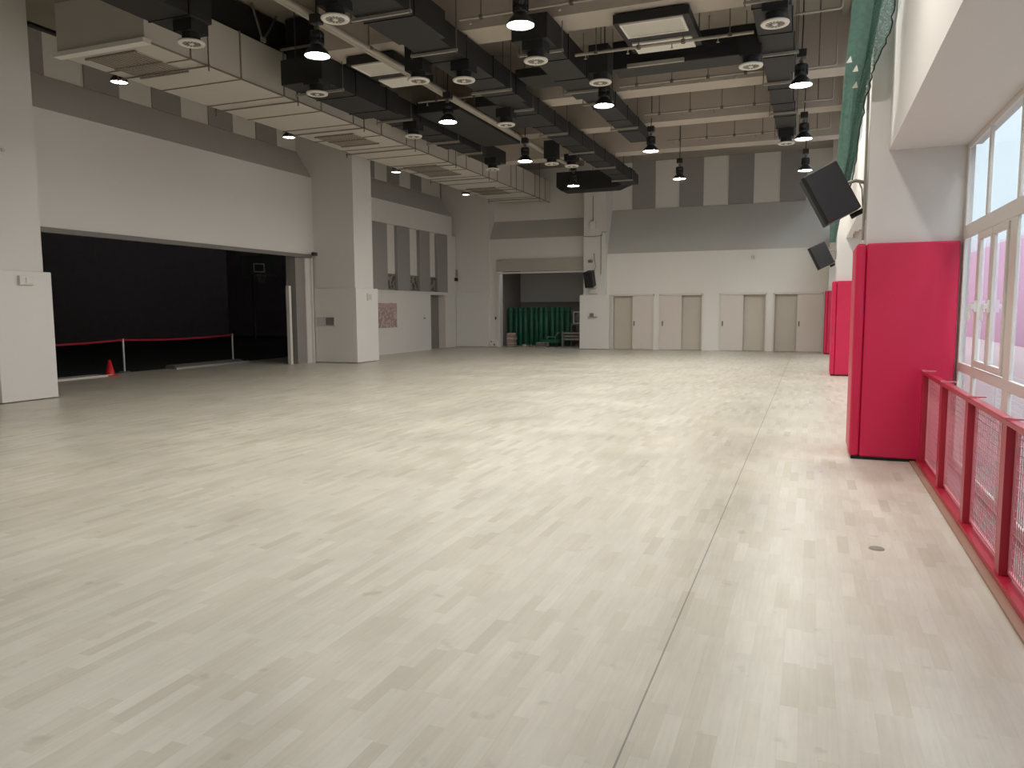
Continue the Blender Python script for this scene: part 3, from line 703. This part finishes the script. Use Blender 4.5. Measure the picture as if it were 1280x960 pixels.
def speaker_mounts(r, P, anchor, h, d, sc=1.0):
    c = Vector(r.location); a = Vector(anchor) - c
    p0 = Vector(P(d / 2 - .12, 0, -h / 2 - .035)); p1 = Vector(P(d / 2 + .02, 0, -h / 2 - .035))
    arm = MB().tube([p0, p1, a], 0.028 * sc, 8).build('bracket_arm', 'black_steel', r, local=True)
    MB().box(-.02, .02, -.07, .07, -.09, .09, at=a).build('wall_plate', 'white_plastic', arm)
    q0 = Vector(P(d / 2, 0, 0.02)); q1 = Vector(P(d / 2 + .09, 0, 0.0))
    MB().tube([q0, q1, (a.x, a.y, q1.z - .03)], 0.018 * sc, 8).build('rear_bracket', 'bracket', r, local=True)
    b0 = q1 + Vector((.02, -.05, 0)); 
    MB().tube([b0, b0 + Vector((.04, 0, -.1)), Vector((a.x - .03, a.y - .06, q1.z - .28)), Vector((a.x - .02, a.y - .06, q1.z - .1)), Vector((a.x - .01, a.y - .05, q1.z + .05))], 0.008, 6).build('cable', 'bracket', r, local=True)
sp, P_ = speaker((0.14, 8.98, 2.80), 0.34, 0.39, 0.56, -math.radians(28), math.radians(4), 'larger-looking black speaker tilted down, on the pillar above the big red pad')
speaker_mounts(sp, P_, (0.49, 9.0, 2.60), 0.56, 0.39)
sp, P_ = speaker((0.16, 19.45, 2.80), 0.34, 0.39, 0.56, -math.radians(26), math.radians(4), 'black speaker tilted down on the middle window pillar')
speaker_mounts(sp, P_, (0.49, 19.5, 2.62), 0.56, 0.39)
sp, P_ = speaker((-7.98, 28.55, 2.72), 0.36, 0.38, 0.60, -math.radians(16), math.radians(78), 'black speaker tilted down on the rear column beside the shutter')
sp.parent = None
c = Vector(sp.location)
MB().tube([(0, .1, .1), (0, .25, .25), (0, .40, .28)], 0.03, 8).build('bracket_arm', 'bracket', sp, local=True)
MB().tube([(.05, .2, .2), (.12, .38, .5), (.06, .40, .75), (.05, .40, 1.0)], 0.012, 6).build('cable', 'cable', sp, local=True)

# ------------------------------------------------------------------ green net
r = root('divider_net', 'bunched green divider net hanging from the ceiling beside the windows', 'net', (0.4, 11.5, 2.6))
# (x, y, z, radius, right edge of the loose skirt)
path = [(0.47, 7.3, 7.15, .15, .70), (0.455, 7.6, 6.0, .14, .68), (0.415, 7.9, 4.88, .125, .62), (0.375, 8.0, 4.415, .115, .61), (0.36, 8.2, 4.195, .11, .60), (0.34, 8.4, 3.96, .105, .48), (0.325, 8.7, 3.81, .095, .455), (0.315, 9.1, 3.59, .09, .42), (0.315, 9.6, 3.345, .085, .41), (0.285, 10.1, 3.065, .07, .37), (0.24, 10.5, 2.735, .05, .29), (0.22, 10.7, 2.425, .03, .25)]
n = 48; dense = []
for i in range(len(path) - 1):
    for k in range(6):
        t = k / 6; a, b = path[i], path[i + 1]; dense.append(tuple(a[j] * (1 - t) + b[j] * t for j in range(5)))
dense.append(path[-1])
mb = MB(); vs = []
for i, (x, y, z, rad, sk_) in enumerate(dense):
    for k in range(n):
        a = 2 * PI * k / n
        q = 1 + 0.20 * math.sin(5 * a + i * 0.06) + 0.10 * math.sin(9 * a - i * 0.05)
        vs.append((x + rad * q * math.cos(a), y + rad * q * math.sin(a), z))
fs = [(i * n + k, i * n + (k + 1) % n, (i + 1) * n + (k + 1) % n, (i + 1) * n + k) for i in range(len(dense) - 1) for k in range(n)]
mb.add(vs, fs, True); mb.add([vs[-1 - k] for k in range(n)], [tuple(range(n))])
mb.build('net_bundle', 'net', r)
mb = MB(); vs = []; cols_ = 14; random.seed(3)
dd = dense[:-8]
for j, (x, y, z, rad, sk_) in enumerate(dd):
    xr = sk_ + random.uniform(-.012, .014)
    for k in range(cols_ + 1):
        s = k / cols_; vs.append((x + (xr - x) * s, y - 0.06 + 0.03 * math.sin(s * 14 + j * .3), z - 0.05 * s))
fs = [(j * (cols_ + 1) + k, j * (cols_ + 1) + k + 1, (j + 1) * (cols_ + 1) + k + 1, (j + 1) * (cols_ + 1) + k) for j in range(len(dd) - 1) for k in range(cols_)]
mb.add(vs, fs, True)
sk = mb.build('loose_net', 'net_thin', r, label='thin loose net edge')
MB().tube([vs[j * (cols_ + 1) + cols_] for j in range(len(dd))], 0.007, 6).build('edge_cord', 'black_steel', sk)
for (x, y, z) in ((0.255, 8.12, 3.93), (0.315, 8.22, 3.87), (0.325, 8.42, 3.77)):  # white triangles stand in for light showing through holes in the net
    MB().prism([(x - .026, z - .026), (x + .026, z - .026), (x + .012, z + .036)], 'y', y, y + .005).build('mark', 'white_plastic', r, label='light through a net hole as small white triangular tag')
struct('trim_6', MB().box(0.36, 0.48, 1.0, 19.2, 7.17, 7.24), 'bracket')

# ------------------------------------------------------------------ barrier and things in the opening
r = root('rope_barrier', 'red rope strung between thin steel posts inside the dark opening', 'barrier', (-16.7, 15, 0))
for y in (10.6, 14.75, 18.78):
    p = MB().tube([(-16.7, y, 0.02), (-16.7, y, 0.88)], 0.03, 10).build('post', 'chrome', r)
    MB().lathe([(0.0, 0.03), (0.12, 0.022), (0.15, 0.0)], 20, (-16.7, y, 0)).build('foot', 'chrome', p)
for a, b in ((10.6, 14.75), (14.75, 18.78)):
    pts = []
    for k in range(13):
        t = k / 12; pts.append((-16.7, a + (b - a) * t, 0.84 - 0.05 * 4 * t * (1 - t)))
    MB().tube(pts, 0.028, 8).build('rope', 'rope', r)
r = root('traffic_cone', 'small red cone at the edge of the dark opening', 'traffic cone', (-16.05, 13.75, 0))
MB().lathe([(0.0, 0.40), (0.03, 0.40), (0.115, 0.03)], 20, (-16.05, 13.75, 0)).build('cone_body', 'orange', r)
MB().box(-16.2, -15.9, 13.6, 13.9, 0, 0.03).build('cone_base', 'orange', r, bevel=0.01)
o = MB().box(-16.5, -16.0, 10.4, 13.75, 0, 0.035).build('floor_mat', 'grey_slope', bevel=0.01); mark(o, 'thin flat grey mat with pale edge lying behind the near pillar', 'mat')
o2 = MB().box(-16.0, -15.94, 10.4, 13.75, 0, 0.045).build('mat_edge', 'white_plastic', o)
r = root('steel_ramp', 'low grey metal threshold ramp lying at the second rope post', 'ramp', (-16.3, 17.2, 0))
MB().prism([(-16.62, 0), (-16.55, 0.10), (-16.35, 0.10), (-16.12, 0.0)], 'y', 16.0, 18.7).build('ramp_plate', 'grey_plastic', r)
MB().box(-16.14, -16.08, 15.9, 18.8, 0, 0.05).build('ramp_lip', 'silver', r)
o = MB().box(-14.30, -14.18, 18.36, 18.46, 0.0, 2.3).build('edge_board', 'frame_white', bevel=0.01); mark(o, 'tall narrow white board standing at the rear jamb of the dark opening', 'board')
# basketball hoop deep in the dark hall
r = root('basketball_hoop', 'basketball backboard with hoop and net dimly seen in the dark hall', 'basketball hoop', (-28.2, 34.0, 0))
hz = Matrix.Rotation(math.radians(55), 3, 'Z')
def H(v): q = hz @ Vector(v); return (q.x - 28.2, q.y + 34.0, q.z)
def hb(x0, x1, y0, y1, z0, z1): return [x0, x1, y0, y1, z0, z1]
bb = MB().box(-.95, .95, -.02, .02, 3.45, 4.55, rot=hz, at=(-28.2, 34.0, 0)).build('backboard', 'dark_floor', r)
mb = MB()
for q in ((-.3, .3, 3.65, 3.70), (-.3, .3, 4.08, 4.13), (-.3, -.25, 3.65, 4.13), (.25, .3, 3.65, 4.13)): mb.box(q[0], q[1], -.035, -.02, q[2], q[3], rot=hz, at=(-28.2, 34.0, 0))
mb.build('target_square', 'white_plastic', bb)
ring = [H((0.23 * math.cos(a), -.45 + 0.23 * math.sin(a), 3.52)) for a in [2 * PI * k / 20 for k in range(21)]]
rim = MB().tube(ring, 0.015, 6).build('rim', 'orange', r)
mb = MB()
for k in range(12):
    a = 2 * PI * k / 12; mb.tube([H((.23 * math.cos(a), -.45 + .23 * math.sin(a), 3.5)), H((.12 * math.cos(a + .3), -.45 + .12 * math.sin(a + .3), 3.08))], 0.006, 4)
mb.build('hoop_net', 'white_plastic', rim)
MB().tube([H((0, .05, 4.0)), H((0, 1.2, 4.2)), H((0, 1.3, 0.0))], 0.07, 8).build('stand', 'grey_plastic', r)

# ------------------------------------------------------------------ wall fittings
def fitting(name, label, cat, boxes, loc, mat='white_plastic', extra=None):
    r = root(name, label, cat, loc)
    MB_ = MB()
    for b in boxes: MB_.box(*b)
    MB_.build('case', mat, r, local=True, bevel=0.006)
    if extra:
        for (nm, mt, b) in extra: MB().box(*b).build(nm, mt, r, local=True, bevel=0.003)
    return r
fitting('wall_socket_box', 'small white junction box at the top of the near pillar casing', 'junction box', [(0, .06, -.13, .13, -.10, .06)], (-12.95, 9.45, 2.16), extra=[('cover_plate', 'wall_lower', (.06, .075, -.02, .09, -.07, .03))])
fitting('wall_socket_box', 'small grey square plate near the top of the second pillar casing', 'junction box', [(0, .05, -.10, .10, -.11, .11)], (-12.54, 20.02, 1.98), extra=[('cover_plate', 'grey_slope', (.05, .06, -.07, .07, -.08, .08))])
fitting('wall_sign', 'grey sign plate on the pillar casing beside the opening jamb', 'sign plate', [(-.33, .33, -.03, 0, -.13, .13)], (-13.62, 19.34, 1.25), 'grey_slope', [('plate_fold', 'grey_plastic', (.02, .31, -.04, -.03, -.11, .11))])
fitting('wall_camera', 'small black camera on the pillar above the opening jamb', 'camera', [(-.02, .02, 0, .06, -.03, .03)], (-13.85, 19.26, 3.25), 'white_plastic', [('camera_body', 'black', (-.05, .05, -.16, .0, -.05, .05))])
fitting('wall_mounted_sensor', 'tiny white plate high on the near pillar', 'alarm box', [(0, .03, -.06, .06, -.06, .06)], (-13.03, 9.25, 4.35), 'wall_lower', [('sensor', 'grey_slope', (.03, .05, -.03, .03, -.03, .03))])
fitting('wall_camera', 'small dark camera on the corner wall above the doorway', 'camera', [(-.03, .03, -.05, 0, .1, .4)], (-14.0, 29.30, 2.85), 'bracket', [('camera_body', 'black', (-.06, .06, -.16, -.02, -.08, .06))])
fitting('wall_camera', 'white bullet camera high on the rear wall above the third door', 'camera', [(-.04, .04, -.04, 0, -.04, .04)], (-2.05, 29.18, 3.45), 'white_plastic', [('camera_body', 'grey_slope', (-.05, .04, -.22, -.04, -.09, .0))])
fitting('wall_mounted_control_box', 'pale box with hanging cable high on the rear speaker column', 'control box', [(-.11, .11, -.10, 0, -.16, .14)], (-7.98, 28.96, 4.82), 'white_plastic', [('box_lid', 'wall_lower', (-.07, .09, -.115, -.10, -.12, .10)), ('drop_cable', 'cable', (-.01, .01, -.03, -.01, .14, 1.1))])
fitting('wall_camera', 'small camera on a bracket above the rear column speaker', 'camera', [(-.03, .03, -.06, 0, -.04, .04)], (-8.02, 28.96, 3.42), 'bracket', [('camera_body', 'grey_plastic', (-.12, .03, -.16, -.06, -.06, .05))])
fitting('wall_shelf', 'tiny shelf with dispenser on the rear column casing', 'shelf', [(-.18, .18, -.12, 0, -.02, .0)], (-7.95, 28.86, 1.28), 'bracket', [('dispenser', 'grey_plastic', (-.10, .04, -.10, -.02, .0, .13))])
fitting('wall_socket_box', 'white box low on the rear column below the speaker', 'junction box', [(-.15, .15, -.08, 0, -.10, .10)], (-7.95, 28.96, 2.26))
o = mark(MB().tube([(-8.36, 28.94, 4.38), (-7.9, 28.94, 4.36), (-7.62, 28.94, 4.40), (-7.62, 28.94, 4.52), (-7.44, 28.94, 4.52)], 0.014, 6).tube([(-7.66, 28.94, 4.45), (-7.66, 28.94, 2.9)], 0.014, 6).build('conduit', 'cable'), 'thin conduit loop across the rear speaker column', 'conduit')
fitting('socket_box', 'small white box by the floor beside the shutter frame', 'socket box', [(-.16, .16, -.12, 0, 0.0, .28)], (-12.34, 29.38, 0.03), 'wall_lower', [('socket_cover', 'grey_plastic', (.02, .08, -.14, -.12, .05, .12)), ('switch', 'grey_plastic', (-.1, -.05, -.14, -.12, .18, .24))])
o = mark(MB().box(-12.30, -12.26, 29.36, 29.4, 1.15, 1.27).build('wall_switch', 'black'), 'small black switch on the frame beside the shutter', 'switch')
# noticeboard poster
r = root('notice_sign', 'pinkish printed notice on the wall beyond the second pillar', 'poster', (-14.0, 23.4, 1.4))
MB().box(-14.028, -14.012, 22.75, 24.25, 0.95, 1.82).build('poster_sheet', 'poster', r)
MB().box(-14.012, -14.006, 22.80, 24.20, 1.66, 1.79).build('heading_band', 'pale_pink', r)
fitting('wall_mounted_phone', 'small dark door phone on the wall before the dark doorway', 'door phone', [(0, .03, -.06, .06, -.1, .08)], (-14.03, 26.35, 1.28), 'white_plastic', [('handset', 'grey_plastic', (.03, .05, -.03, .05, -.05, .0))])
# conduit on near window pillar
o = mark(MB().tube([(0.475, 8.90, 2.3), (0.475, 8.90, ZS - .02)], 0.014, 6).build('conduit', 'bracket'), 'slim vertical conduit up the edge of the near window pillar', 'conduit')
fitting('wall_camera', 'small white camera tucked behind the top of the big red pad', 'camera', [(-.05, 0, -.04, .04, -.04, .04)], (0.5, 9.60, 2.35) if False else (0.5, 9.2, 2.40), 'white_plastic', [('camera_body', 'white_plastic', (-.10, -.05, -.03, .03, -.06, .02)), ('camera_eye', 'black', (-.105, -.10, -.02, .02, -.05, -.0))])
# floor socket cover
o = mark(MB().lathe([(0.0, 0.006), (0.045, 0.006), (0.05, 0.001)], 24, (0.45, 5.46, 0)).build('floor_socket', 'flange'), 'small round dark cap set in the wooden floor before the fence', 'floor cap')

# ------------------------------------------------------------------ storage room contents
tubes = [(-12.32 + 0.24 * k) for k in range(12)]
for k, x in enumerate(tubes):
    r = root('foam_roller', 'tall green foam roll standing in the storage room, %s one from the shutter frame' % ords[k], 'foam roll', (x, 31.3, 0.25), 'green foam rolls in storage')
    yy = 31.2 + 0.08 * math.sin(k * 1.7)
    MB().lathe([(0.0, 1.66 - .01 * (k % 3)), (0.09, 1.66 - .01 * (k % 3)), (0.115, 1.63), (0.115, 0.02), (0.10, 0.0), (0.0, 0.0)], 20, (x, yy, 0.0)).build('foam_body', 'net_green', r)
    MB().lathe([(0.117, 0.0), (0.119, .01), (0.117, .02)], 20, (x, yy, 1.45)).build('strap', 'dark_floor', r)
r = root('floor_fan', 'square grey box fan on the storage shelf beside the green rolls', 'fan', (-9.1, 31.2, 0.9))
mb = MB(); 
for b in ((-9.40, -8.82, .95, 1.0), (-9.40, -8.82, 1.42, 1.47), (-9.40, -9.35, 1.0, 1.42), (-8.87, -8.82, 1.0, 1.42)): mb.box(b[0], b[1], 31.0, 31.2, b[2], b[3])
mb.build('fan_frame', 'grey_slope', r)
mb = MB()
for rad in (.06, .10, .14, .18):
    mb.tube([(-9.11 + rad * math.cos(2 * PI * k / 24), 31.02, 1.21 + rad * math.sin(2 * PI * k / 24)) for k in range(25)], 0.006, 5)
mb.build('fan_guard', 'grey_slope', r)
mb = MB()
for k in range(5):
    a = 2 * PI * k / 5; mb.box(.02, .17, -.01, .01, -.04, .04, rot=Matrix.Rotation(-a, 3, 'Y'), at=(-9.11, 31.1, 1.21))
mb.build('fan_blades', 'grey_plastic', r)
r = root('storage_rack', 'low dark rack with pale bars holding the box fan in storage', 'rack', (-9.1, 31, 0))
MB().box(-9.5, -8.7, 30.95, 31.5, .90, .94).build('shelf', 'grey_plastic', r)
for x in (-9.48, -8.74): 
    MB().box(x, x + .04, 30.95, 31.5, 0, .9).build('side_frame', 'grey_plastic', r)
for k, z in enumerate((.32, .46, .60)):
    o = MB().tube([(-9.7, 30.6, z * .9 + .02), (-8.55, 30.6, z * .9 + .02)], 0.05, 10).build('storage_tube', 'bracket')
    mark(o, ['lowest', 'middle', 'uppermost'][k] + ' of three pale tubes stacked across the storage room', 'tube', 'pale tubes in storage')
struct('trim_7', MB().box(-9.75, -9.68, 30.5, 30.7, 0, .65).box(-8.55, -8.50, 30.5, 30.7, 0, .65), 'brown')
r = root('green_cart', 'low green flat cart in front of the green foam rolls', 'cart', (-10.1, 30.6, 0))
MB().box(-10.55, -9.8, 30.2, 30.75, .16, .30).build('cart_tray', 'net_green', r, bevel=0.02)
MB().tube([(-10.3, 30.25, .42), (-9.95, 30.25, .42), (-9.84, 30.25, .58), (-9.74, 30.25, .60)], 0.015, 8).tube([(-10.3, 30.25, .42), (-10.3, 30.25, .28)], .015, 8).tube([(-9.95, 30.25, .42), (-9.95, 30.25, .28)], .015, 8).build('cart_handle', 'bracket', r)
for (x, y) in ((-10.45, 30.3), (-9.9, 30.3), (-10.45, 30.65), (-9.9, 30.65)):
    MB().tube([(x, y - .02, .08), (x, y + .02, .08)], .08, 16).build('wheel', 'black_steel', r)
for k in range(6):
    o = MB().box(-.17 + .01 * (k % 2), .17 - .02 * (k % 3), -.2, .2, 0, .095).build('folded_sack', 'pale_pink' if k % 2 else 'bracket', bevel=0.03, seg=3)
    o.location = (-11.78, 29.95, k * .098); mark(o, 'folded pale sack beside the shutter frame, %s layer of its stack from the floor' % ords[k], 'sack', 'stack of folded sacks')
for k, (x, w, h, mt, lab) in enumerate(((-11.25, .26, .12, 'pale_pink', 'small crumpled pinkish bag on the storage floor'), (-10.95, .18, .10, 'grey_plastic', 'small dark bag on the storage floor beside the pinkish one'), (-10.80 + .35, .5, .20, 'bracket', 'flat pale crate on the storage floor before the green rolls'))):
    r = root('storage_crate' if k == 2 else 'small_bag', lab, 'crate' if k == 2 else 'bag', (x, 30.0, 0))
    if k == 2:
        mb = MB().box(x - w / 2, x + w / 2, 29.95, 30.2, 0, .03)
        for z in (.07, .13, .19): mb.box(x - w / 2, x + w / 2, 29.95, 29.97, z - .02, z).box(x - w / 2, x + w / 2, 30.18, 30.2, z - .02, z)
        for xx in (x - w / 2, x + w / 2 - .02, x): mb.box(xx, xx + .02, 29.95, 30.2, 0, .2)
        mb.build('crate_body', mt, r)
    else: MB().lathe([(0, h), (w * .25, h * .92), (w * .42, h * .6), (w * .5, h * .3), (w * .42, 0), (0, 0)], 14, (x, 30.05, 0)).build('bag_body', mt, r)

# ------------------------------------------------------------------ world and camera
w = bpy.data.worlds.new('World'); scene.world = w; w.use_nodes = True
bg = w.node_tree.nodes['Background']; bg.inputs[0].default_value = (0.86, 0.93, 1.0, 1); bg.inputs[1].default_value = 5.2

cam = bpy.data.cameras.new('Camera'); co = bpy.data.objects.new('Camera', cam); C.objects.link(co)
cam.sensor_width = 36; cam.lens = 950 / 1280 * 36; cam.clip_end = 200
Yv = Vector((375, 96, -950)).normalized(); Xv = Vector((2406, -82, 950)); Xv = (Xv - Xv.dot(Yv) * Yv).normalized(); Zv = Xv.cross(Yv)
Rm = Matrix((Xv, Yv, Zv)).to_4x4()
co.matrix_world = Matrix.Translation((0, 0, 1.6)) @ Rm
scene.camera = co
scene.view_settings.view_transform = 'Standard'; scene.view_settings.look = 'None'
scene.view_settings.exposure = 0.37; scene.view_settings.gamma = 1; scene.view_settings.use_curve_mapping = False
scene.cycles.use_denoising = True
scene.cycles.max_bounces = 8; scene.cycles.diffuse_bounces = 5; scene.cycles.transparent_max_bounces = 12
scene.cycles.sample_clamp_indirect = 6
